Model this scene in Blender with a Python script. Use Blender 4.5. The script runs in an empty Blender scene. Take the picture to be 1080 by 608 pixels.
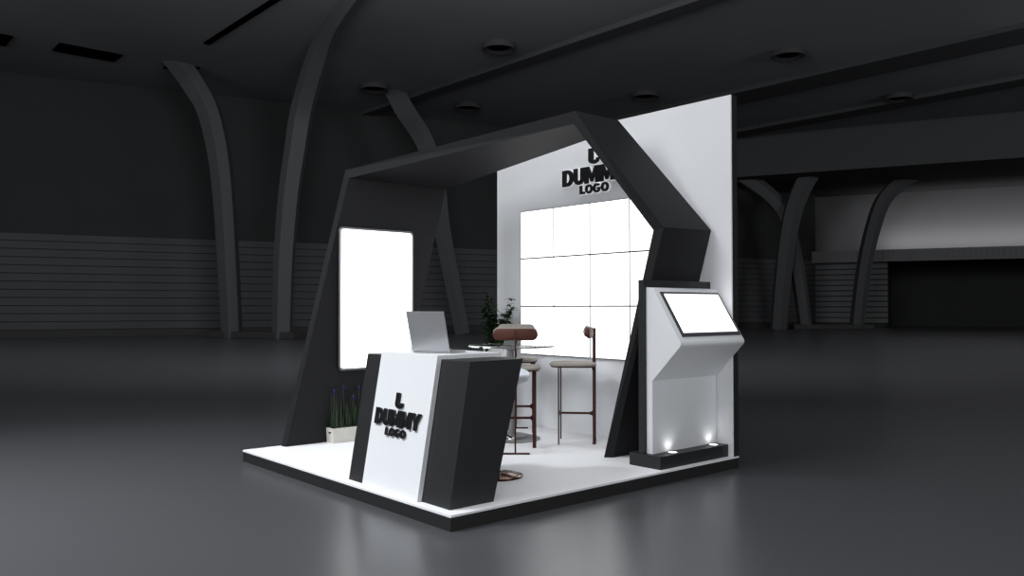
import bpy, bmesh, math, random
from mathutils import Vector, Matrix
random.seed(7)
scene = bpy.context.scene
COL = scene.collection
PI = math.pi
FZ = -0.098                      # hall floor level; the stand's deck is z = 0

# ------------------------------------------------------------------ materials
def mat(name, col, rough=.5, metal=0.0, spec=.5, noise=0.0, nscale=20, emit=None, estr=0.0, bump=0.0, bscale=80, coat=0.0):
    m = bpy.data.materials.new(name); m.use_nodes = True
    nt = m.node_tree; b = nt.nodes['Principled BSDF']
    b.inputs['Base Color'].default_value = (*col, 1)
    b.inputs['Roughness'].default_value = rough
    b.inputs['Metallic'].default_value = metal
    b.inputs['Specular IOR Level'].default_value = spec
    b.inputs['Coat Weight'].default_value = coat
    if noise or bump:
        tc = nt.nodes.new('ShaderNodeTexCoord')
    if noise:
        n = nt.nodes.new('ShaderNodeTexNoise'); n.inputs['Scale'].default_value = nscale; n.inputs['Detail'].default_value = 4
        r = nt.nodes.new('ShaderNodeValToRGB')
        lo = tuple(max(0, c*(1-noise)) for c in col); hi = tuple(min(1, c*(1+noise)) for c in col)
        r.color_ramp.elements[0].color = (*lo, 1); r.color_ramp.elements[1].color = (*hi, 1)
        r.color_ramp.elements[0].position = .3; r.color_ramp.elements[1].position = .7
        nt.links.new(tc.outputs['Object'], n.inputs['Vector']); nt.links.new(n.outputs['Fac'], r.inputs['Fac'])
        nt.links.new(r.outputs['Color'], b.inputs['Base Color'])
    if bump:
        n2 = nt.nodes.new('ShaderNodeTexNoise'); n2.inputs['Scale'].default_value = bscale
        bp = nt.nodes.new('ShaderNodeBump'); bp.inputs['Strength'].default_value = bump; bp.inputs['Distance'].default_value = .01
        nt.links.new(tc.outputs['Object'], n2.inputs['Vector']); nt.links.new(n2.outputs['Fac'], bp.inputs['Height'])
        nt.links.new(bp.outputs['Normal'], b.inputs['Normal'])
    if emit:
        b.inputs['Emission Color'].default_value = (*emit, 1); b.inputs['Emission Strength'].default_value = estr
    return m

M = {}
M['floor'] = mat('polished_dark_floor', (.062, .063, .068), rough=.30, spec=.5, noise=.06, nscale=.25)
M['hall_wall'] = mat('hall_wall_dark', (.028, .029, .030), rough=.85, spec=.2, noise=.05, nscale=.3)
M['hall_slat'] = mat('hall_slat_grey', (.062, .063, .066), rough=.75, spec=.2, noise=.05, nscale=.4)
M['bay_slat'] = mat('bay_slat_grey', (.11, .111, .115), rough=.75, spec=.2)
M['hall_band'] = mat('hall_band_grey', (.16, .16, .165), rough=.9, spec=.1)
M['ceiling'] = mat('hall_ceiling_dark', (.175, .18, .19), rough=.9, spec=.1, noise=.08, nscale=.2)
M['soffit'] = mat('hall_soffit_dark', (.055, .056, .059), rough=.9, spec=.1)
M['can'] = mat('downlight_black', (.045, .045, .048), rough=.8, spec=.1)
M['void'] = mat('black_slot', (.002, .002, .002), rough=1, spec=0)
M['column'] = mat('column_grey', (.07, .071, .074), rough=.7, spec=.3)
M['column_base'] = mat('column_base_dark', (.03, .03, .031), rough=.7, spec=.3)
M['white'] = mat('white_laminate', (.715, .73, .75), rough=.42, spec=.4, noise=.01, nscale=3)
M['white_wall'] = mat('white_painted_panel', (.80, .81, .835), rough=.7, spec=.25, noise=.01, nscale=2)
M['deck'] = mat('white_carpet', (.77, .775, .79), rough=.75, spec=.25, noise=.02, nscale=60, bump=.05, bscale=300)
M['black'] = mat('charcoal_laminate', (.0185, .0188, .0200), rough=.45, spec=.35, noise=.04, nscale=5)
M['arch'] = mat('charcoal_arch_laminate', (.0135, .0137, .0148), rough=.6, spec=.18, noise=.04, nscale=5)
M['black_edge'] = mat('charcoal_edge', (.016, .016, .0165), rough=.55, spec=.3)
M['screen'] = mat('lit_screen', (.8, .8, .8), rough=.3, emit=(1, 1, 1), estr=1.5)
M['led'] = mat('lit_led_tile', (.8, .8, .8), rough=.5, emit=(.99, .99, 1), estr=1.35)
M['halo'] = mat('lit_letter_backing', (.85, .85, .85), rough=.5, emit=(.95, .97, 1), estr=.25)
M['letter'] = mat('black_acrylic', (.008, .008, .009), rough=.35, spec=.4)
M['alu'] = mat('brushed_aluminium', (.25, .255, .265), rough=.35, metal=1, noise=.05, nscale=40)
M['bezel'] = mat('black_bezel', (.02, .02, .022), rough=.25)
M['bezel_grey'] = mat('grey_bezel', (.10, .10, .11), rough=.3, metal=.4)
M['chrome'] = mat('chrome', (.75, .75, .76), rough=.08, metal=1)
M['copper'] = mat('dark_copper', (.20, .115, .08), rough=.14, metal=1, noise=.2, nscale=6)
M['stoolwood'] = mat('reddish_brown_metal', (.046, .013, .009), rough=.5, spec=.25, noise=.12, nscale=8)
M['leather'] = mat('brown_leather', (.080, .024, .015), spec=.3, rough=.5, noise=.1, nscale=30, bump=.1, bscale=200)
M['fabric'] = mat('beige_grey_fabric', (.31, .285, .255), rough=.9, spec=.15, noise=.08, nscale=90, bump=.15, bscale=400)
M['shell'] = mat('pale_grey_shell', (.55, .58, .63), rough=.35, spec=.5)
M['steel'] = mat('satin_grey_steel', (.30, .30, .305), rough=.38, metal=.8)
M['laptop'] = mat('silver_laptop', (.42, .425, .44), rough=.4, metal=.55)
M['keys'] = mat('dark_keys', (.03, .03, .032), rough=.5)
M['pot'] = mat('white_glazed_pot', (.75, .76, .76), rough=.3)
M['trough'] = mat('cream_trough', (.62, .60, .55), rough=.6, noise=.05, nscale=15)
M['soil'] = mat('dark_soil', (.03, .02, .013), rough=1, noise=.4, nscale=60)
M['leaf'] = mat('dark_green_leaf', (.012, .032, .012), spec=.25, rough=.6, noise=.4, nscale=14)
M['blade'] = mat('iris_green_blade', (.016, .036, .011), rough=.5, noise=.4, nscale=12)
M['stem'] = mat('green_brown_stem', (.04, .05, .02), rough=.7)
M['petal'] = mat('blue_petal', (.022, .020, .11), rough=.6, noise=.3, nscale=40)
M['spot'] = mat('lit_spot_lens', (.8, .8, .8), rough=.2, emit=(1, .99, .96), estr=3)

gm = bpy.data.materials.new('clear_glass'); gm.use_nodes = True
gb = gm.node_tree.nodes['Principled BSDF']
gb.inputs['Base Color'].default_value = (.88, .97, .94, 1); gb.inputs['Transmission Weight'].default_value = 1
gb.inputs['Roughness'].default_value = .02; gb.inputs['IOR'].default_value = 1.45
M['glass'] = gm

# ------------------------------------------------------------------ mesh helpers
def new(): return bmesh.new()

def box(bm, lo, hi, bev=0.0, seg=2, xf=None):
    t = bmesh.new(); bmesh.ops.create_cube(t, size=1)
    lo, hi = Vector(lo), Vector(hi)
    for v in t.verts:
        v.co = Vector(((lo[i]+hi[i])/2 + v.co[i]*(hi[i]-lo[i])) for i in range(3)) if False else Vector([(lo[i]+hi[i])/2 + v.co[i]*(hi[i]-lo[i]) for i in range(3)])
    if bev: bmesh.ops.bevel(t, geom=t.edges[:], offset=bev, segments=seg, affect='EDGES', profile=.7)
    merge(bm, t, xf)

def merge(bm, t, xf=None):
    if xf is not None: bmesh.ops.transform(t, matrix=xf, verts=t.verts)
    me = bpy.data.meshes.new('tmp'); t.to_mesh(me); t.free(); bm.from_mesh(me); bpy.data.meshes.remove(me)

def prism(bm, pts, vec, bev=0.0, xf=None):
    """closed polygon of 3-D points pushed along vec"""
    t = bmesh.new(); vec = Vector(vec)
    a = [t.verts.new(Vector(p)) for p in pts]; b = [t.verts.new(Vector(p)+vec) for p in pts]
    t.faces.new(a); t.faces.new(list(reversed(b)))
    n = len(pts)
    for i in range(n):
        j = (i+1) % n
        t.faces.new((a[j], a[i], b[i], b[j]))
    bmesh.ops.recalc_face_normals(t, faces=t.faces)
    if bev: bmesh.ops.bevel(t, geom=t.edges[:], offset=bev, segments=2, affect='EDGES', profile=.7)
    merge(bm, t, xf)

def loft(bm, rings, cap=True, closed=True):
    t = bmesh.new(); R = [[t.verts.new(Vector(p)) for p in r] for r in rings]
    n = len(R[0])
    for k in range(len(R)-1):
        for i in range(n if closed else n-1):
            j = (i+1) % n
            t.faces.new((R[k][i], R[k][j], R[k+1][j], R[k+1][i]))
    if cap:
        t.faces.new(list(reversed(R[0]))); t.faces.new(R[-1])
    bmesh.ops.recalc_face_normals(t, faces=t.faces)
    merge(bm, t)

def lathe(bm, prof, c=(0, 0), n=40):
    """prof: (radius, z) pairs from bottom axis to top axis"""
    t = bmesh.new(); rings = []
    for r, z in prof:
        if r < 1e-6: rings.append([t.verts.new((c[0], c[1], z))])
        else: rings.append([t.verts.new((c[0]+r*math.cos(2*PI*i/n), c[1]+r*math.sin(2*PI*i/n), z)) for i in range(n)])
    for a, b in zip(rings, rings[1:]):
        for i in range(n):
            j = (i+1) % n
            if len(a) == 1 and len(b) == 1: continue
            if len(a) == 1: t.faces.new((a[0], b[j], b[i]))
            elif len(b) == 1: t.faces.new((a[i], a[j], b[0]))
            else: t.faces.new((a[i], a[j], b[j], b[i]))
    bmesh.ops.recalc_face_normals(t, faces=t.faces)
    merge(bm, t)

def tube(bm, pts, r, n=10):
    pts = [Vector(p) for p in pts]; rings = []
    for i, p in enumerate(pts):
        d = (pts[min(i+1, len(pts)-1)] - pts[max(i-1, 0)]).normalized()
        u = d.cross(Vector((0, 0, 1)))
        if u.length < 1e-3: u = d.cross(Vector((1, 0, 0)))
        u.normalize(); w = d.cross(u)
        rr = r[i] if isinstance(r, (list, tuple)) else r
        rings.append([p + u*rr*math.cos(2*PI*k/n) + w*rr*math.sin(2*PI*k/n) for k in range(n)])
    loft(bm, rings)

def obj(name, bm, m, parent=None, smooth=False, angle=35):
    me = bpy.data.meshes.new(name); bm.to_mesh(me); bm.free()
    me.materials.append(m if not isinstance(m, str) else M[m])
    o = bpy.data.objects.new(name, me); COL.objects.link(o)
    if smooth:
        for p in me.polygons: p.use_smooth = True
        try: me.set_sharp_from_angle(angle=math.radians(angle))
        except Exception: pass
    if parent:
        o.parent = parent
        o.matrix_parent_inverse = Matrix.Translation(-parent.location) if parent.rotation_euler.z == 0 else Matrix.Identity(4)
    return o

def tag(o, label, cat, group=None, kind=None):
    o['label'] = label; o['category'] = cat
    if group: o['group'] = group
    if kind: o['kind'] = kind
    return o

def thing(name, label, cat, loc=(0, 0, 0), rz=0.0, group=None):
    o = bpy.data.objects.new(name, None); COL.objects.link(o)
    o.location = loc; o.rotation_euler = (0, 0, rz); o.empty_display_size = .1
    return tag(o, label, cat, group)

def local_obj(name, bm, m, parent, **k):
    """part whose mesh is in its parent's own space"""
    o = obj(name, bm, m, None, **k); o.parent = parent
    return o

def struct(name, bm, m, parent=None, label=None, **k):
    o = obj(name, bm, m, parent, **k); o['kind'] = 'structure'
    if label and not parent: o['label'] = label
    return o

def dup(root, loc, rz, label, group=None):
    r = root.copy(); COL.objects.link(r); r.location = loc; r.rotation_euler = (0, 0, rz); r['label'] = label
    if group: r['group'] = group
    for ch in list(root.children):
        c = ch.copy(); COL.objects.link(c); c.parent = r
        for g in ch.children:
            d = g.copy(); COL.objects.link(d); d.parent = c
    return r

# ================================================================== THE HALL
bm = new(); box(bm, (-60, -60, FZ-.3), (110, 70, FZ)); struct('floor', bm, 'floor', label='polished dark grey floor of the exhibition hall')
CZ = 11.6
# ceiling with roof beams running along Y
bm = new(); box(bm, (-60, -60, CZ), (110, 70, CZ+.3)); struct('ceiling', bm, 'ceiling', label='dark ceiling of the exhibition hall')
k = 0
for i, (x0, x1, dz) in enumerate([(19.4, 20.1, .2), (30.5, 32.6, .2), (38.0, 39.4, .2), (47, 48.2, .2)]):
    bm = new(); box(bm, (x0, 4, CZ-dz), (x1, 38, CZ+.02), .03); struct('trim_%d' % (i+1), bm, 'soffit', label='dark beam under the hall ceiling')
# black slots in the ceiling over the left wall
for i, (x0, x1, y0, y1) in enumerate([(-1.2, 3.2, 32.0, 33.5), (4.72, 7.05, 31.7, 32.9), (8.9, 10.1, 31.4, 32.5), (8.95, 9.2, 12, 28.0)]):
    bm = new(); box(bm, (x0, y0, CZ-.05), (x1, y1, CZ+.01)); struct('trim_%d' % (i+5), bm, 'void', label='black slot in the hall ceiling')
# dark downlight cans
cans = [(17.3, 29.0), (22.8, 29.0), (17.8, 20.6), (27.9, 21.6), (27.2, 13.6), (37.5, 13.7)]
labs = ['dark round ceiling downlight above the left end of the arch', 'dark round ceiling downlight between the arch roof and the ceiling beam',
        'dark round ceiling downlight highest in the middle of the ceiling', 'dark round ceiling downlight just above the top of the white wall',
        'dark round ceiling downlight right of the white wall top', 'dark round ceiling downlight nearest the curved columns on the right']
for (x, y), lb in zip(cans, labs):
    t = thing('ceiling_downlight', lb, 'ceiling light', (x, y, CZ-.22), 0, 'round downlights in the hall ceiling')
    bm = new(); lathe(bm, [(.40, .10), (.58, 0), (.66, .0), (.66, .24), (0, .24)]); local_obj('housing', bm, 'can', t, smooth=True)
    bm = new(); lathe(bm, [(0, .10), (.42, .09), (.42, .13), (0, .13)]); local_obj('lens', bm, 'void', t, smooth=True)

# long left wall, running away to the right
A = Vector((-46, 37.83+.2627*49.87, 0)); C = Vector((51.0, 25.45, 0)); D = Vector((51.0+.38*48, 25.45-.92*48, 0))
def wall_frame(p, q):
    d = (q-p); L = d.length; d.normalize(); n = Vector((d.y, -d.x, 0))      # n faces the hall (right hand of p->q)
    return Matrix(((d.x, n.x, 0, p.x), (d.y, n.y, 0, p.y), (0, 0, 1, 0), (0, 0, 0, 1))), L
W1, L1 = wall_frame(A, C); W2, L2 = wall_frame(C, D)
bm = new(); box(bm, (0, -.4, FZ), (L1, 0, CZ+.1), xf=W1); struct('wall_left', bm, 'hall_wall', label='long dark wall of the hall with grey slats along its foot')
def slats(bm, x0, x1, z0, z1, pitch, depth, y0, xf, gap=.01):
    z = z0
    while z < z1-.02:
        h = min(pitch, z1-z)
        prism(bm, [(x0, y0, z), (x0, y0+depth, z+.015), (x0, y0+depth*.6, z+h-gap*3), (x0, y0, z+h-gap)], (x1-x0, 0, 0), xf=xf)
        z += pitch
bm = new(); slats(bm, 0, L1, FZ+.35, 4.55, .36, .06, -.02, W1); struct('slat_cladding', bm, 'hall_slat', bpy.data.objects['wall_left'])
bm = new(); box(bm, (0, -.02, FZ), (L1, .12, FZ+.33), .01, xf=W1); struct('baseboard_left', bm, 'column_base', label='dark kickboard along the foot of the long hall wall')
# end wall: slatted bay, wide dark opening, ribbed fascia and a lit band above it
wo = 4.6; zf0, zf1 = 4.35, 5.15
bm = new()
box(bm, (0, -.4, FZ), (wo, 0, zf0), xf=W2)                                  # pier behind slats
box(bm, (0, -6.2, FZ), (L2, -6.0, zf0+.3), xf=W2)                           # back of the recess
box(bm, (wo-.2, -6.2, FZ), (wo, 0, zf0), xf=W2)                             # cheek of the recess
box(bm, (0, -6.2, zf0), (L2, -.05, zf0+.2), xf=W2)                          # lid of the recess
struct('wall_right', bm, 'hall_wall', label='far end wall of the hall with a wide dark opening')
bm = new(); box(bm, (-1.6, -1.6, zf0+.2), (L2, -1.3, CZ+.1), xf=W2); struct('upper_band', bm, 'hall_band', bpy.data.objects['wall_right'])
bm = new(); slats(bm, 0, wo, FZ+.3, zf0-.02, .37, .14, -.02, W2, .028); struct('slat_cladding', bm, 'bay_slat', bpy.data.objects['wall_right'])
bm = new(); box(bm, (-.2, -.05, zf0), (L2, .35, zf1), .02, xf=W2)
x = .2
while x < L2-.2:
    box(bm, (x, .35, zf0+.12), (x+.12, .42, zf1-.08), xf=W2); x += .32
struct('fascia', bm, 'hall_band', bpy.data.objects['wall_right'])
bm = new(); box(bm, (-4, -1.5, 9.15), (L2, 10.5, CZ+.05), .05, xf=W2); struct('trim_9', bm, 'soffit', label='dark soffit over the lit band of the end wall')

# leaning, curving columns
def column(path, w, dpt, right, par, name='shaft', m='column'):
    """path of (x, y, z) points; a tapered five-sided rib (a flat face and a folded face)"""
    path = [Vector(p) for p in path]; rings = []
    fwd = Vector((.658, .753, 0)); rt = Vector((.753, -.658, 0))
    # refine with Catmull-Rom
    P = [path[0]] + path + [path[-1]]; fine = []
    for i in range(1, len(P)-2):
        for s in range(5):
            t = s/5
            a, b, c, d = P[i-1], P[i], P[i+1], P[i+2]
            fine.append(.5*((2*b) + (c-a)*t + (2*a-5*b+4*c-d)*t*t + (3*b-a-3*c+d)*t*t*t))
    fine.append(path[-1])
    for i, p in enumerate(fine):
        d = (fine[min(i+1, len(fine)-1)]-fine[max(i-1, 0)]).normalized()
        s = d.cross(fwd).normalized()          # sideways, square to the path
        if s.dot(rt) < 0: s = -s
        f = i/(len(fine)-1); ww = w*(.92+.35*f)
        q = s*ww/2; g = fwd*dpt
        mid = p - fwd*.42*w + s*ww*(.08 if right else -.08)
        rings.append([p-q, mid, p+q, p+q*.8+g, p-q*.8+g])
    bm = new(); loft(bm, rings)
    return local_obj(name, bm, m, par, smooth=True, angle=25)
def column_pair(label, legs, w, base):
    t = thing('curved_column', label, 'column', (0, 0, 0), 0, 'curved columns along the hall walls')
    t['kind'] = 'thing'
    for pth, rt in legs: column(pth, w, .75, rt, t, 'column_leg')
    if base:
        (x0, y0), (x1, y1) = base
        p, q = Vector((x0, y0, 0)), Vector((x1, y1, 0)); d = (q-p); L = d.length; d.normalize(); n = Vector((-d.y, d.x, 0))
        X = Matrix(((d.x, n.x, 0, p.x), (d.y, n.y, 0, p.y), (0, 0, 1, 0), (0, 0, 0, 1)))
        bm = new(); box(bm, (-.9, -.3, FZ), (L+.9, .7, FZ+.3), .06, xf=X); local_obj('plinth', bm, 'column_base', t)
c1 = [(11.47, 31.3, FZ), (11.35, 31.34, 2.26), (11.14, 31.42, 5.79), (10.91, 31.54, 8.07), (10.54, 31.8, 9.94), (10.0, 31.9, 10.9), (9.3, 31.5, 11.5), (8.0, 30.6, 12.4)]
c2 = [(12.69, 28.92, FZ), (12.7, 28.81, 3.04), (12.81, 28.62, 5.86), (12.99, 28.4, 7.88), (12.97, 27.7, 9.69), (12.06, 24.43, 11.2), (10.78, 20.2, 11.6), (10.07, 16.48, 11.8), (9.5, 12, 12.4)]
c3 = [(22.28, 28.69, FZ), (21.87, 28.97, 2.41), (21.45, 29.28, 5.13), (20.5, 28.5, 7.22), (20.05, 28.83, 9.29), (19.22, 29.49, 11.0), (17.6, 28.6, 12.4)]
c3[3] = (21.0, 29.2, 7.5)
c4 = [(42.21, 23.04, FZ), (42.34, 22.84, 2.66), (42.55, 22.56, 5.54), (42.87, 22.22, 7.56), (43.36, 21.74, 9.11), (43.4, 21.1, 9.9)]
c5 = [(44.39, 22.44, FZ), (44.08, 22.64, 2.69), (43.73, 22.87, 4.93), (43.3, 23.19, 6.92), (42.67, 23.7, 8.09), (41.77, 24.46, 9.03), (41.0, 25.1, 9.7)]
c6 = [(46.78, 20.36, FZ), (47.04, 20.03, 3.28), (47.4, 19.63, 5.92), (47.94, 19.1, 7.98), (48.86, 18.26, 9.16), (49.4, 17.8, 9.6)]
column_pair('pair of grey columns splaying apart and curving, left of the stand', [(c1, True), (c2, False)], .82, ((11.47, 31.5), (12.69, 29.0)))
column_pair('grey leaning column seen between the arch\'s left panel and the white wall', [(c3, True)], .78, None)
column_pair('grey column curving to the right, just right of the white wall\'s edge', [(c4, False)], .92, None)
column_pair('V-shaped pair of grey columns on a dark plinth before the far end wall', [(c5, True), (c6, False)], .74, ((44.39, 22.44), (46.78, 20.36)))

# ================================================================== THE STAND
# platform
t = thing('platform', 'low square platform with white top and charcoal edge, carrying the exhibition stand', 'platform', (1.5, 1.5, FZ))
bm = new(); box(bm, (0, 0, -.014), (3.0, 3.0, 0)); obj('deck', bm, 'deck', t)['label'] = 'white deck'
bm = new(); box(bm, (0.002, 0.002, FZ), (2.998, 2.998, -.0145)); obj('edge_frame', bm, 'black_edge', t)

# back wall
t = thing('display_wall', 'tall white rear wall of the stand with charcoal sides', 'wall', (2.96, 1.5, 0))
t['kind'] = 'thing'
bm = new(); box(bm, (2.915, .004, 0), (2.93, 3.03, 3.02)); obj('front_panel', bm, 'white_wall', t)['label'] = 'white front panel'
bm = new(); box(bm, (2.93, .001, 0), (2.998, 3.034, 3.022)); obj('core', bm, 'black_edge', t)

# LED video wall, 4 x 3 tiles
t = thing('video_wall', 'large glowing white video wall of square tiles on the rear wall', 'screen', (2.9, 1.6, .75))
bm = new(); box(bm, (2.886, .571, .749), (2.9145, 2.590, 2.257)); obj('mounting_frame', bm, 'bezel', t)
for i in range(4):
    for j in range(3):
        y1 = 2.592-.5058*i; z1 = 2.259-.504*j
        bm = new(); box(bm, (2.873, y1-.5058+.001, z1-.504+.001), (2.886, y1-.001, z1-.001)); tl = obj('screen_tile', bm, 'bezel', t)
        bm = new(); box(bm, (2.8722, y1-.5058+.0065, z1-.504+.0065), (2.8735, y1-.0065, z1-.0065)); obj('lit_face', bm, 'led', tl)

# arch: five stations from left foot over the ridge to right foot (outer front, inner front, inner rear, outer rear)
ST = [[(.34, 2.965, 0), (.352, 2.90, 0), (1.46, 2.90, 0), (1.46, 2.965, 0)],
      [(.972, 2.965, 2.545), (.972, 2.90, 2.461), (2.107, 2.90, 2.461), (2.107, 2.965, 2.55)],
      [(1.95, .868, 2.887), (1.95, .89, 2.779), (2.41, .895, 2.78), (2.475, .857, 2.884)],
      [(2.22, .160, 1.873), (2.22, .264, 1.857), (2.862, .27, 1.86), (2.862, .166, 1.890)],
      [(2.151, .640, 0), (2.095, .690, 0), (2.76, .690, 0), (2.76, .640, 0)]]
t = thing('entrance_arch', 'charcoal angular arch with leaning legs spanning the stand', 'arch', (1.3, 1.7, 0))
for n, a, b, lb in [('side_panel', 0, 1, None), ('roof_slab', 1, 2, None), ('sloping_slab', 2, 3, None), ('arch_leg', 3, 4, None)]:
    bm = new(); loft(bm, [ST[a], ST[b]]); obj(n, bm, 'arch', t)

# wall-hung portrait screen on the arch's side panel
def rounded_rect(w, h, r, n=6):
    pts = []
    for cx, cy, a0 in ((w/2-r, h/2-r, 0), (-w/2+r, h/2-r, 90), (-w/2+r, -h/2+r, 180), (w/2-r, -h/2+r, 270)):
        for i in range(n+1):
            a = math.radians(a0+90*i/n); pts.append((cx+r*math.cos(a), cy+r*math.sin(a)))
    return pts
sx, sz, sw, sh = 1.268, 1.322, .828, 1.345
t = thing('portrait_screen', 'tall glowing white screen with rounded corners on the arch\'s left panel', 'screen', (sx, 2.9, sz))
bm = new(); prism(bm, [(sx+a, 2.899, sz+b) for a, b in rounded_rect(sw, sh, .045)], (0, -.036, 0), .004); obj('housing', bm, 'alu', t, smooth=True)
bm = new(); prism(bm, [(sx+a, 2.8635, sz+b) for a, b in rounded_rect(sw-.040, sh-.040, .030)], (0, -.003, 0)); obj('display', bm, 'screen', t)

# counter
t = thing('reception_counter', 'white and charcoal slanted counter at the front corner of the stand', 'counter', (.4, .7, 0))
def cx(z, base=.072, slope=.172): return base+slope*z
def rear(z): return .421+.279*z
def dark_box(y0, y1, nm):
    bm = new(); prism(bm, [(cx(0), y0, 0), (cx(.90), y0, .90), (rear(.90), y0, .90), (rear(0), y0, 0)], (0, y1-y0, 0), .003); return obj(nm, bm, 'black', t)
dark_box(.105, .404, 'side_cabinet'); dark_box(1.076, 1.316, 'side_cabinet')
bm = new(); prism(bm, [(cx(0)+.03, .405, 0), (cx(.88)+.03, .405, .88), (rear(.88)-.02, .405, .88), (rear(0)-.02, .405, 0)], (0, .67, 0)); obj('carcass', bm, 'black_edge', t)
bm = new(); f0, f1 = .037, .037+.172*.926
prism(bm, [(f0, .404, 0), (f1, .404, .926), (.735, .404, .926), (.735, .404, .896), (f1+.035, .404, .896), (f0+.036, .404, 0)], (0, .672, 0), .003)
obj('waterfall_panel', bm, 'white', t)['label'] = 'white front and top panel'

# sign lettering -----------------------------------------------------------
def arc(cx, cy, rx, ry, a0, a1, n=10):
    return [(cx+rx*math.cos(math.radians(a0+(a1-a0)*i/n)), cy+ry*math.sin(math.radians(a0+(a1-a0)*i/n))) for i in range(n+1)]
def glyph(ch):
    """heavy block letters one unit tall: list of rings (first outer, the rest holes) and the advance"""
    if ch == 'D': return [[(0, 0), (.36, 0)]+arc(.36, .5, .40, .5, -90, 90)+[(0, 1)], [(.27, .22), (.27, .78), (.34, .78)]+arc(.34, .5, .15, .28, 90, -90)[1:]], .79
    if ch == 'U': return [[(0, 1), (0, .38)]+arc(.36, .38, .36, .39, 180, 360)+[(.72, 1), (.46, 1), (.46, .38)]+arc(.36, .38, .10, .15, 0, -180)[1:]+[(.26, 1)]], .75
    if ch == 'M': return [[(0, 0), (0, 1), (.30, 1), (.48, .50), (.66, 1), (.96, 1), (.96, 0), (.70, 0), (.70, .50), (.55, .08), (.41, .08), (.26, .50), (.26, 0)]], .98
    if ch == 'Y': return [[(.27, 0), (.27, .40), (-.02, 1), (.27, 1), (.41, .64), (.55, 1), (.83, 1), (.54, .40), (.54, 0)]], .82
    if ch == 'L': return [[(0, 0), (.62, 0), (.62, .26), (.28, .26), (.28, 1), (0, 1)]], .66
    if ch == 'O': return [arc(.44, .5, .44, .53, 0, 360, 28)[:-1], arc(.44, .5, .19, .28, 360, 0, 20)[:-1]], .91
    if ch == 'G': return [arc(.44, .5, .44, .53, 38, 322, 24)+[(.79, .20), (.86, .55), (.46, .55), (.46, .36), (.60, .36), (.59, .27)]+arc(.44, .5, .18, .27, 300, 50, 16)[0:]], .93
    if ch == 'hook': return [[(0, 1), (0, .28)]+arc(.30, .28, .30, .28, 180, 330, 14)+[(.60, .36), (.43, .36)]+arc(.34, .31, .07, .09, 0, -180, 8)+[(.27, 1)]], .6
def glyph_mesh(rings, s, ox, oz, grow, depth, frame):
    """rings scaled to s, optional outline growth, pushed out by depth; frame maps (x across, y out, z up) to the world"""
    cu = bpy.data.curves.new('tmp', 'CURVE'); cu.dimensions = '2D'; cu.fill_mode = 'BOTH'; cu.extrude = depth/2; cu.offset = grow
    for r in rings:
        sp = cu.splines.new('POLY'); sp.points.add(len(r)-1)
        for q, (x, y) in zip(sp.points, r): q.co = (ox+x*s, oz+y*s, 0, 1)
        sp.use_cyclic_u = True
    o = bpy.data.objects.new('tmp', cu); COL.objects.link(o)
    dg = bpy.context.evaluated_depsgraph_get(); me = bpy.data.meshes.new_from_object(o.evaluated_get(dg))
    bpy.data.objects.remove(o); bpy.data.curves.remove(cu)
    b = bmesh.new(); b.from_mesh(me); bpy.data.meshes.remove(me)
    bmesh.ops.remove_doubles(b, verts=b.verts, dist=1e-5)
    # curve space: x across, y up, z out
    bmesh.ops.transform(b, matrix=frame, verts=b.verts)
    return b
def sign(name, label, frame, big, small, emb, lit, dp):
    """frame: (across, up, out, centre of the big word's foot); big/small/emb = (height, stretch, foot offset)"""
    ac, up, out, c = [Vector(v) for v in frame]
    def F(d):
        return Matrix(((ac.x, up.x, out.x, c.x+out.x*d), (ac.y, up.y, out.y, c.y+out.y*d), (ac.z, up.z, out.z, c.z+out.z*d), (0, 0, 0, 1)))
    t = thing(name, label, 'sign', c)
    def put(rings, k, h, x, oz, nm):
        R = [[(a*k, b) for a, b in r] for r in rings]
        obj(nm, glyph_mesh(R, h, x, oz, 0, dp, F(dp*1.5+.001)), 'letter', t)
        if lit: obj('letter_backing', glyph_mesh([R[0]], h, x, oz, .009, dp, F(dp*.5)), 'halo', t)
        else: obj('letter_spacer', glyph_mesh(R, h, x, oz, -.003, dp, F(dp*.5)), 'letter', t)
    def word(txt, h, k, oz, gap):
        W = sum(glyph(ch)[1]*k+gap for ch in txt)*h-gap*h; x = -W/2
        for ch in txt:
            g, a = glyph(ch); put(g, k, h, x, oz, 'letter'); x += (a*k+gap)*h
    word('DUMMY', big[0], big[1], big[2], -.03)
    word('LOGO', small[0], small[1], small[2], .02)
    g, a = glyph('hook'); h, k, oz = emb; put(g, k, h, -.30*h*k, oz, 'emblem')
    return t
sign('wall_sign', 'black raised DUMMY LOGO lettering with a pale edge, high on the rear wall', ((0, -1, 0), (0, 0, 1), (-1, 0, 0), (2.9145, 1.54, 2.456)), (.165, 1.25, 0), (.086, 1.30, -.098), (.155, 1.6, .185), True, .014)
n = Vector((-1, 0, .172)).normalized(); u = Vector((.172, 0, 1)).normalized()
zc = .432; sign('counter_sign', 'black raised DUMMY LOGO lettering on the counter\'s white front', ((0, -1, 0), tuple(u), tuple(n), (f0+.172*zc-.0005, .745, zc)), (.112, 1.15, 0), (.053, 1.34, -.064), (.105, 1.5, .125), False, .007)

# laptop on the counter
HZ = .9275
t = thing('laptop', 'open silver laptop standing on the white counter top', 'laptop', (.332, .660, HZ), math.radians(-90+22))
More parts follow.
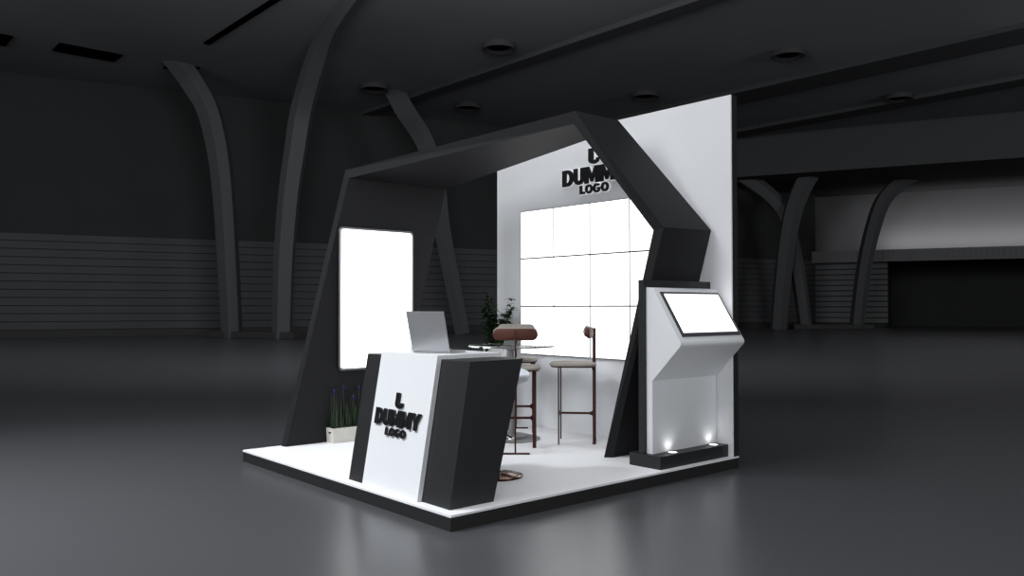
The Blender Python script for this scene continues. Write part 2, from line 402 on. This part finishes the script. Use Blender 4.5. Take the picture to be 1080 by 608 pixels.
# local x across the hinge, local y towards the user (behind the counter)
bm = new(); box(bm, (-.15, -.005, 0), (.15, .205, .014), .004); local_obj('base', bm, 'laptop', t, smooth=True)
bm = new()
for r in range(5):
    for c in range(12): box(bm, (-.128+c*.0215, .02+r*.019, .0138), (-.110+c*.0215, .036+r*.019, .0155))
local_obj('keyboard', bm, 'keys', t)
tilt = Matrix.Translation((0, -.004, .012)) @ Matrix.Rotation(math.radians(17), 4, 'X')
bm = new(); box(bm, (-.15, -.007, .002), (.15, 0, .285), .003, xf=tilt); lid = local_obj('lid', bm, 'laptop', t, smooth=True)
bm = new(); box(bm, (-.14, 0, .015), (.14, .0008, .275), xf=tilt); local_obj('screen', bm, 'bezel', lid)

# kiosk ---------------------------------------------------------------------
t = thing('kiosk_plinth', 'low charcoal plinth with two sunk spotlights under the white kiosk', 'plinth', (2.46, .2, 0))
bm = new(); box(bm, (2.022, .045, 0), (2.912, .352, .1), .003); obj('body', bm, 'black', t)
for x in (2.25, 2.79):
    bm = new(); lathe(bm, [(.042, .1), (.042, .103), (.033, .104), (.033, .1)], (x, .104), 24); rg = obj('spotlight', bm, 'chrome', t, smooth=True)
    bm = new(); lathe(bm, [(0, .1018), (.033, .1018), (.033, .1), (0, .1)], (x, .104), 24); obj('lens', bm, 'spot', rg)
t = thing('backing_panel', 'upright charcoal panel standing behind the white kiosk', 'panel', (2.47, .24, .1))
bm = new(); box(bm, (2.03, .213, .1005), (2.912, .263, 1.455), .002); obj('panel_board', bm, 'black', t)
t = thing('information_kiosk', 'white wedge-fronted kiosk with a tilted glowing touchscreen', 'kiosk', (2.48, .2, .1))
kx0, kx1 = 2.062, 2.906; KR, KF = .212, .152
prof = [(KR, .1005), (KR, 1.398), (KF-.012, 1.384), (-.118, .975), (-.122, .955), (-.112, .938), (KF, .668), (KF, .1005)]
bm = new(); prism(bm, [(kx0, y, z) for y, z in prof], (kx1-kx0, 0, 0), .006); obj('body', bm, 'white', t, smooth=True, angle=25)
# touchscreen lies on the sloping face from (KF-.012, 1.384) down to (-.118, .975)
p0 = Vector((0, KF-.012, 1.384)); p1 = Vector((0, -.118, .975)); dn = (p1-p0).normalized(); L = (p1-p0).length; on = Vector((0, dn.z, -dn.y)); 
if on.y > 0: on = -on
mx = (kx0+kx1)/2
def slopebox(bm, x0, x1, s0, s1, h0, h1):
    F = Matrix(((1, 0, 0, 0), (0, dn.y, on.y, p0.y), (0, dn.z, on.z, p0.z), (0, 0, 0, 1)))
    box(bm, (x0, s0, h0), (x1, s1, h1), .001, 1, xf=F)
bm = new(); slopebox(bm, kx0+.055, kx1-.018, .030, L-.045, -.004, .007); ts = obj('touchscreen', bm, 'bezel_grey', t)
bm = new(); slopebox(bm, kx0+.088, kx1-.040, .050, L-.078, .006, .008); obj('display', bm, 'screen', ts)

# bar table -----------------------------------------------------------------
TX, TY = 2.16, 1.92
t = thing('bar_table', 'round glass bar table on a grey steel pedestal between the bar stools', 'table', (TX, TY, 0))
bm = new(); lathe(bm, [(0, 0), (.262, 0), (.268, .004), (.268, .010), (.255, .016), (.165, .019), (.158, .040), (.13, .047), (.05, .052), (0, .052)], (TX, TY), 56); obj('base', bm, 'steel', t, smooth=True)
bm = new(); lathe(bm, [(0, .05), (.034, .05), (.032, .06), (.030, .83), (.10, .862), (.12, .866), (0, .866)], (TX, TY), 32); obj('pedestal', bm, 'steel', t, smooth=True)
bm = new(); lathe(bm, [(0, .868), (.405, .868), (.412, .871), (.412, .880), (.405, .883), (0, .883)], (TX, TY), 72); obj('tabletop', bm, 'glass', t, smooth=True)

# bar stools ----------------------------------------------------------------
def superellipse(w, d, n=40, e=3.2):
    return [(w*math.copysign(abs(math.cos(a))**(2/e), math.cos(a)), d*math.copysign(abs(math.sin(a))**(2/e), math.sin(a))) for a in [2*PI*i/n for i in range(n)]]
def make_stool(label, loc, rz, group):
    """local +y is the way the sitter faces; the rear post stands at the origin"""
    t = thing('bar_stool', label, 'stool', loc, rz, group)
    # seat: upholstered pad over a thin brown pan
    bm = new(); cy = .195
    rings = []
    for k, (s, z) in enumerate([(.94, .706), (.99, .711), (1.0, .719), (.985, .728), (.92, .735), (.7, .739), (.3, .740)]):
        rings.append([(x, y+cy, z) for x, y in superellipse(.222*s, .215*s)])
    loft(bm, rings); local_obj('seat', bm, 'fabric', t, smooth=True, angle=60)['label'] = 'beige grey upholstered seat'
    bm = new(); prism(bm, [(x, y+cy, .694) for x, y in superellipse(.208, .203)], (0, 0, .013), .003); local_obj('seat_pan', bm, 'stoolwood', t, smooth=True)
    # rear post: a flat bar on edge, with fillets where rails meet
    def post_prof():
        h = .0155
        return [(-h, 0), (h, 0), (h, .235), (h+.008, .247), (h+.030, .253), (h+.030, .277), (h+.008, .283), (h, .295), (h, .66), (h+.010, .685), (h+.030, .694), (h+.030, .712), (h, .712),
                (h, 1.05), (-h, 1.05)]
    bm = new(); prism(bm, [(-.007, y, z) for y, z in post_prof()], (.014, 0, 0), .0015); local_obj('rear_post', bm, 'stoolwood', t)
    bm = new(); box(bm, (-.122, -.0155, 0), (.122, .0155, .013), .003); local_obj('foot_bar', bm, 'stoolwood', t)
    for s in (-1, 1):
        h = .0165; lx = s*.17
        pr = [(-h, 0), (h, 0), (h, .235), (h+.02, .253), (h+.02, .277), (h, .295), (h, .665), (h+.02, .694), (-h, .694)]
        bm = new(); prism(bm, [(lx-s*x, .312, z) for x, z in pr], (0, .012, 0), .0015); local_obj('front_leg', bm, 'stoolwood', t)
    bm = new(); box(bm, (-.16, .312, .254), (.16, .324, .276), .002); local_obj('footrest', bm, 'stoolwood', t)
    bm = new(); box(bm, (-.0065, .016, .255), (.0065, .313, .275), .002); local_obj('stretcher', bm, 'stoolwood', t)
    # back: a curved pill, leather outside, fabric towards the sitter
    def pill(y0, y1, gr, zc=1.008):
        W, H, n = .192+gr, .050+gr, 26; rings = []
        xs = [-W+H-H*math.cos(PI/2*i/9) for i in range(10)] + [-W+H+2*(W-H)*i/12 for i in range(1, 12)] + [W-H+H*math.sin(PI/2*i/9) for i in range(10)]
        ym, yh = (y0+y1)/2, (y1-y0)/2
        for x in xs:
            e = max(0, abs(x)-(W-H)); h = math.sqrt(max(H*H-e*e, (H*.03)**2)); b = ym+.034*(x/W)**2
            rings.append([(x, b+yy*yh/1, zc+zz*h) for yy, zz in superellipse(1, 1, n, 3.0 if yh > .012 else 2.4)])
        return rings
    bm = new(); loft(bm, pill(.004, .046, 0)); local_obj('backrest', bm, 'leather', t, smooth=True, angle=50)['label'] = 'brown leather backrest'
    bm = new(); loft(bm, pill(.045, .062, -.002, 1.021)); local_obj('back_pad', bm, 'fabric', t, smooth=True, angle=50)['label'] = 'beige grey back pad'
    return t
fa = lambda deg: math.radians(deg-90)
G = 'brown bar stools around the glass table'
A_ = make_stool('brown bar stool nearest the counter, its leather back towards the viewer', (1.638, 1.277, 0), fa(48.9), G)
dup(A_, (2.63, 2.39, 0), fa(228.9), 'brown bar stool beyond the glass table, mostly hidden by the nearest stool', G)
dup(A_, (2.605, 1.275, 0), fa(132), 'brown bar stool seen from the side in front of the video wall', G)

# pale shell stool behind the counter
SX, SY = .945, .69
t = thing('swivel_stool', 'pale grey shell stool on a copper disc base behind the counter', 'stool', (SX, SY, 0), fa(215))
bm = new(); lathe(bm, [(0, 0), (.185, 0), (.19, .006), (.186, .014), (.12, .030), (.05, .040), (0, .042)], (0, 0), 48); local_obj('base', bm, 'copper', t, smooth=True)
bm = new(); lathe(bm, [(0, .04), (.026, .04), (.026, .40), (.020, .405), (.020, .66), (.07, .672), (0, .675)], (0, 0), 24); local_obj('column', bm, 'chrome', t, smooth=True)
bm = new(); tube(bm, [(.15*math.cos(a), .12+.07*math.sin(a)+.0, .30) for a in [PI*i/14 for i in range(15)]], .009); tube(bm, [(-.15, .12, .30), (-.02, 0, .32)], .008); tube(bm, [(.15, .12, .30), (.02, 0, .32)], .008); local_obj('footrest', bm, 'chrome', t, smooth=True)
bm = new(); rings = []
for s, z in [(.35, .672), (.75, .678), (.95, .700), (1.0, .735), (.97, .752), (.88, .752), (.80, .735), (.5, .725), (.1, .722)]:
    rings.append([(x, y, z + (.035*max(0, -y/.2)**2 if s > .8 else 0)) for x, y in superellipse(.235*s, .21*s, 44, 2.5)])
loft(bm, rings); local_obj('seat_shell', bm, 'shell', t, smooth=True, angle=70)

# leafy plant in a tall white pot, behind the table by the wall's left end
PX, PY = 2.625, 2.72
t = thing('potted_plant', 'leafy green plant in a tall white pot behind the glass table', 'plant', (PX, PY, 0))
bm = new(); lathe(bm, [(0, 0), (.085, 0), (.09, .01), (.125, .82), (.128, .845), (.118, .848), (.112, .83), (.10, .80), (0, .80)], (PX, PY), 40); obj('pot', bm, 'pot', t, smooth=True)
bm = new(); lathe(bm, [(0, .79), (.108, .79), (.104, .812), (.05, .818), (0, .819)], (PX, PY), 24); obj('soil', bm, 'soil', t)
def leaf(bm, base, d, L, w, droop, up=Vector((0, 0, 1))):
    d = d.normalized(); s = d.cross(up)
    if s.length < .05: s = d.cross(Vector((1, 0, 0)))
    s.normalize(); nrm = s.cross(d); rows = []
    for i in range(6):
        f = i/5; c = base + d*L*f - up*droop*L*f*f; ww = w*math.sin(PI*min(.97, .08+f*.9))**.8
        rows.append((c-s*ww-nrm*-.18*ww, c, c+s*ww+nrm*.18*ww))
    V = [[bm.verts.new(p) for p in r] for r in rows]
    for a, b in zip(V, V[1:]):
        for k in (0, 1): bm.faces.new((a[k], a[k+1], b[k+1], b[k]))
lb, sb = new(), new(); R = random.Random(11)
for k in range(20):
    a = R.uniform(0, 2*PI); lean = R.uniform(.03, .17); H = R.uniform(.22, .58)
    if k == 0: lean, H = .03, .62
    base = Vector((PX+.04*math.cos(a), PY+.04*math.sin(a), .81)); tip = base+Vector((lean*math.cos(a), lean*math.sin(a), H))
    mid = (base+tip)/2+Vector((0, 0, .03))
    tube(sb, [base, mid, tip], [.004, .003, .0015], 6)
    for q in range(30):
        f = R.uniform(.12, 1.0); p = base.lerp(mid, f*2) if f < .5 else mid.lerp(tip, f*2-1)
        b = R.uniform(0, 2*PI); leaf(lb, p, Vector((math.cos(b), math.sin(b), R.uniform(-.2, .7))), R.uniform(.055, .095), R.uniform(.016, .026), R.uniform(.1, .5))
for k in range(26):
    b = R.uniform(0, 2*PI); leaf(lb, Vector((PX+.09*math.cos(b), PY+.09*math.sin(b), R.uniform(.83, .88))), Vector((math.cos(b), math.sin(b), R.uniform(-.5, .4))), R.uniform(.06, .09), .017, .6)
obj('stems', sb, 'stem', t, smooth=True); obj('foliage', lb, 'leaf', t, smooth=True)

# flower trough beside the arch's left panel
t = thing('flower_trough', 'cream trough of blue irises on the deck beside the arch\'s left panel', 'planter', (1.1, 2.83, 0))
x0, x1, y0, y1 = .745, 1.42, 2.775, 2.893
bm = new()
loft(bm, [[(x0+.008, y0+.006, 0), (x1-.008, y0+.006, 0), (x1-.008, y1, 0), (x0+.008, y1, 0)], [(x0, y0, .128), (x1, y0, .128), (x1, y1, .128), (x0, y1, .128)],
          [(x0, y0, .134), (x1, y0, .134), (x1, y1, .134), (x0, y1, .134)], [(x0+.012, y0+.012, .134), (x1-.012, y0+.012, .134), (x1-.012, y1-.012, .134), (x0+.012, y1-.012, .134)],
          [(x0+.012, y0+.012, .115), (x1-.012, y0+.012, .115), (x1-.012, y1-.012, .115), (x0+.012, y1-.012, .115)]])
tr = obj('box', bm, 'trough', t)
bm = new(); box(bm, (x0-.002, 2.805, .088), (x0+.006, 2.845, .1)); obj('handle_slot', bm, 'void', tr)
bm = new(); box(bm, (x0+.013, y0+.013, .10), (x1-.013, y1-.013, .121)); obj('soil', bm, 'soil', t)
bm = new(); R = random.Random(5)
for k in range(210):
    bx = R.uniform(x0+.02, x1-.02); by = R.uniform(y0+.025, y1-.03); H = R.uniform(.10, .30)*(1 if k % 4 else 1.2)
    a = R.uniform(0, 2*PI); ln = R.uniform(.0, .06); w = R.uniform(.004, .008); s = Vector((math.cos(a+1.57), math.sin(a+1.57), 0))*w
    rows = []
    for i in range(5):
        f = i/4; c = Vector((bx+ln*math.cos(a)*f*f, min(by+ln*math.sin(a)*f*f, 2.893), .118+H*f)); rows.append((c-s*(1-f*.93), c+s*(1-f*.93)))
    V = [[bm.verts.new(p) for p in r] for r in rows]
    for p, q in zip(V, V[1:]): bm.faces.new((p[0], p[1], q[1], q[0]))
obj('foliage', bm, 'blade', t)
for k, (bx, by, H) in enumerate([(.80, 2.85, .33), (.90, 2.85, .36), (.985, 2.82, .27), (1.06, 2.85, .35), (1.17, 2.84, .40), (1.30, 2.85, .37)]):
    bm = new(); tube(bm, [(bx, by, .118), (bx+.004, by, .118+H*.5), (bx, by, .118+H)], .0028, 6); fs = obj('flower_stalk', bm, 'stem', t)
    bm = new()
    for q in range(7):
        a = 2*PI*q/7; leaf(bm, Vector((bx, by, .112+H)), Vector((math.cos(a)*.6, math.sin(a)*.6, 1.0 if q % 2 else .35)), .045, .013, .45 if q % 2 == 0 else .1)
    lathe(bm, [(0, .100+H), (.008, .112+H), (.010, .135+H), (0, .165+H)], (bx, by), 8)
    obj('blossom', bm, 'petal', fs, smooth=True)

# ================================================================== LIGHT
def area(name, loc, target, size, power, col=(1, 1, 1), sy=None, spread=PI):
    l = bpy.data.lights.new(name, 'AREA'); l.energy = power; l.color = col; l.shape = 'RECTANGLE' if sy else 'SQUARE'; l.size = size
    if sy: l.size_y = sy
    l.spread = spread
    o = bpy.data.objects.new(name, l); COL.objects.link(o); o.location = loc
    o.rotation_euler = (Vector(target)-Vector(loc)).to_track_quat('-Z', 'Y').to_euler(); return o
area('hall_lamp_front', (-5.5, 1.6, 6.0), (1.6, 1.4, .7), 4.5, 345, (.955, .975, 1))
area('hall_lamp_above', (.5, .5, 9.5), (1.2, 1.2, 0), 7.0, 340, (.955, .975, 1))
area('fill_behind', (-7.5, -8.0, 4.5), (1.5, 1.2, .8), 5.0, 470, (.955, .975, 1))  # unseen fill added behind the camera to lift the faces turned towards it
area('fill_side', (3.5, -9.0, 3.6), (2.2, .5, .6), 4.0, 175, (.955, .975, 1))  # added low fill for the kiosk and counter sides, not a hall fixture
area('fill_far', (7, 9, 11.2), (24, 27, 2), 10.0, 2600, (.96, .98, 1))  # added out of view to raise the ambient level of the far hall
area('hall_lamp_left', (-5.5, 4.5, 7.5), (-3.1, 2.2, FZ), 1.2, 210, (.93, .96, 1), spread=math.radians(70))
area('fill_right', (28, -8, 10), (49, 18, 2), 8.0, 2000, (.96, .98, 1))  # unseen fill added off frame to brighten the far right end
area('fill_corner', (-8, 22, 10), (9, 31, 0), 6.0, 950, (.96, .98, 1))  # added off frame to lift the dark floor at the far left
area('band_lamp', (56.4, 12.4, 5.35), (57.9, 13.02, 7.2), 20, 220, (1, 1, 1), sy=.4)
for x in (2.25, 2.79):
    l = bpy.data.lights.new('plinth_spot', 'SPOT'); l.energy = .34; l.spot_size = math.radians(120); l.spot_blend = .8; l.shadow_soft_size = .02
    o = bpy.data.objects.new('plinth_spot', l); COL.objects.link(o); o.location = (x, .104, .112)
    o.rotation_euler = Vector((0, .35, 1)).to_track_quat('-Z', 'Y').to_euler()
w = bpy.data.worlds.new('hall_air'); scene.world = w; w.use_nodes = True
w.node_tree.nodes['Background'].inputs['Color'].default_value = (.95, .97, 1, 1); w.node_tree.nodes['Background'].inputs['Strength'].default_value = .06

# ================================================================== CAMERA
cd = bpy.data.cameras.new('camera'); cd.sensor_width = 36; cd.lens = 867.68/1080*36; cd.clip_end = 500
co = bpy.data.objects.new('camera', cd); COL.objects.link(co); co.location = (-2.963, -3.9443, 1.2369)
yaw, pit = .8525, .0239
co.rotation_euler = Vector((math.cos(pit)*math.cos(yaw), math.cos(pit)*math.sin(yaw), math.sin(pit))).to_track_quat('-Z', 'Y').to_euler()
scene.camera = co
vs = scene.view_settings
vs.view_transform = 'Standard'; vs.look = 'None'; vs.gamma = 1; vs.use_curve_mapping = False; vs.exposure = 0
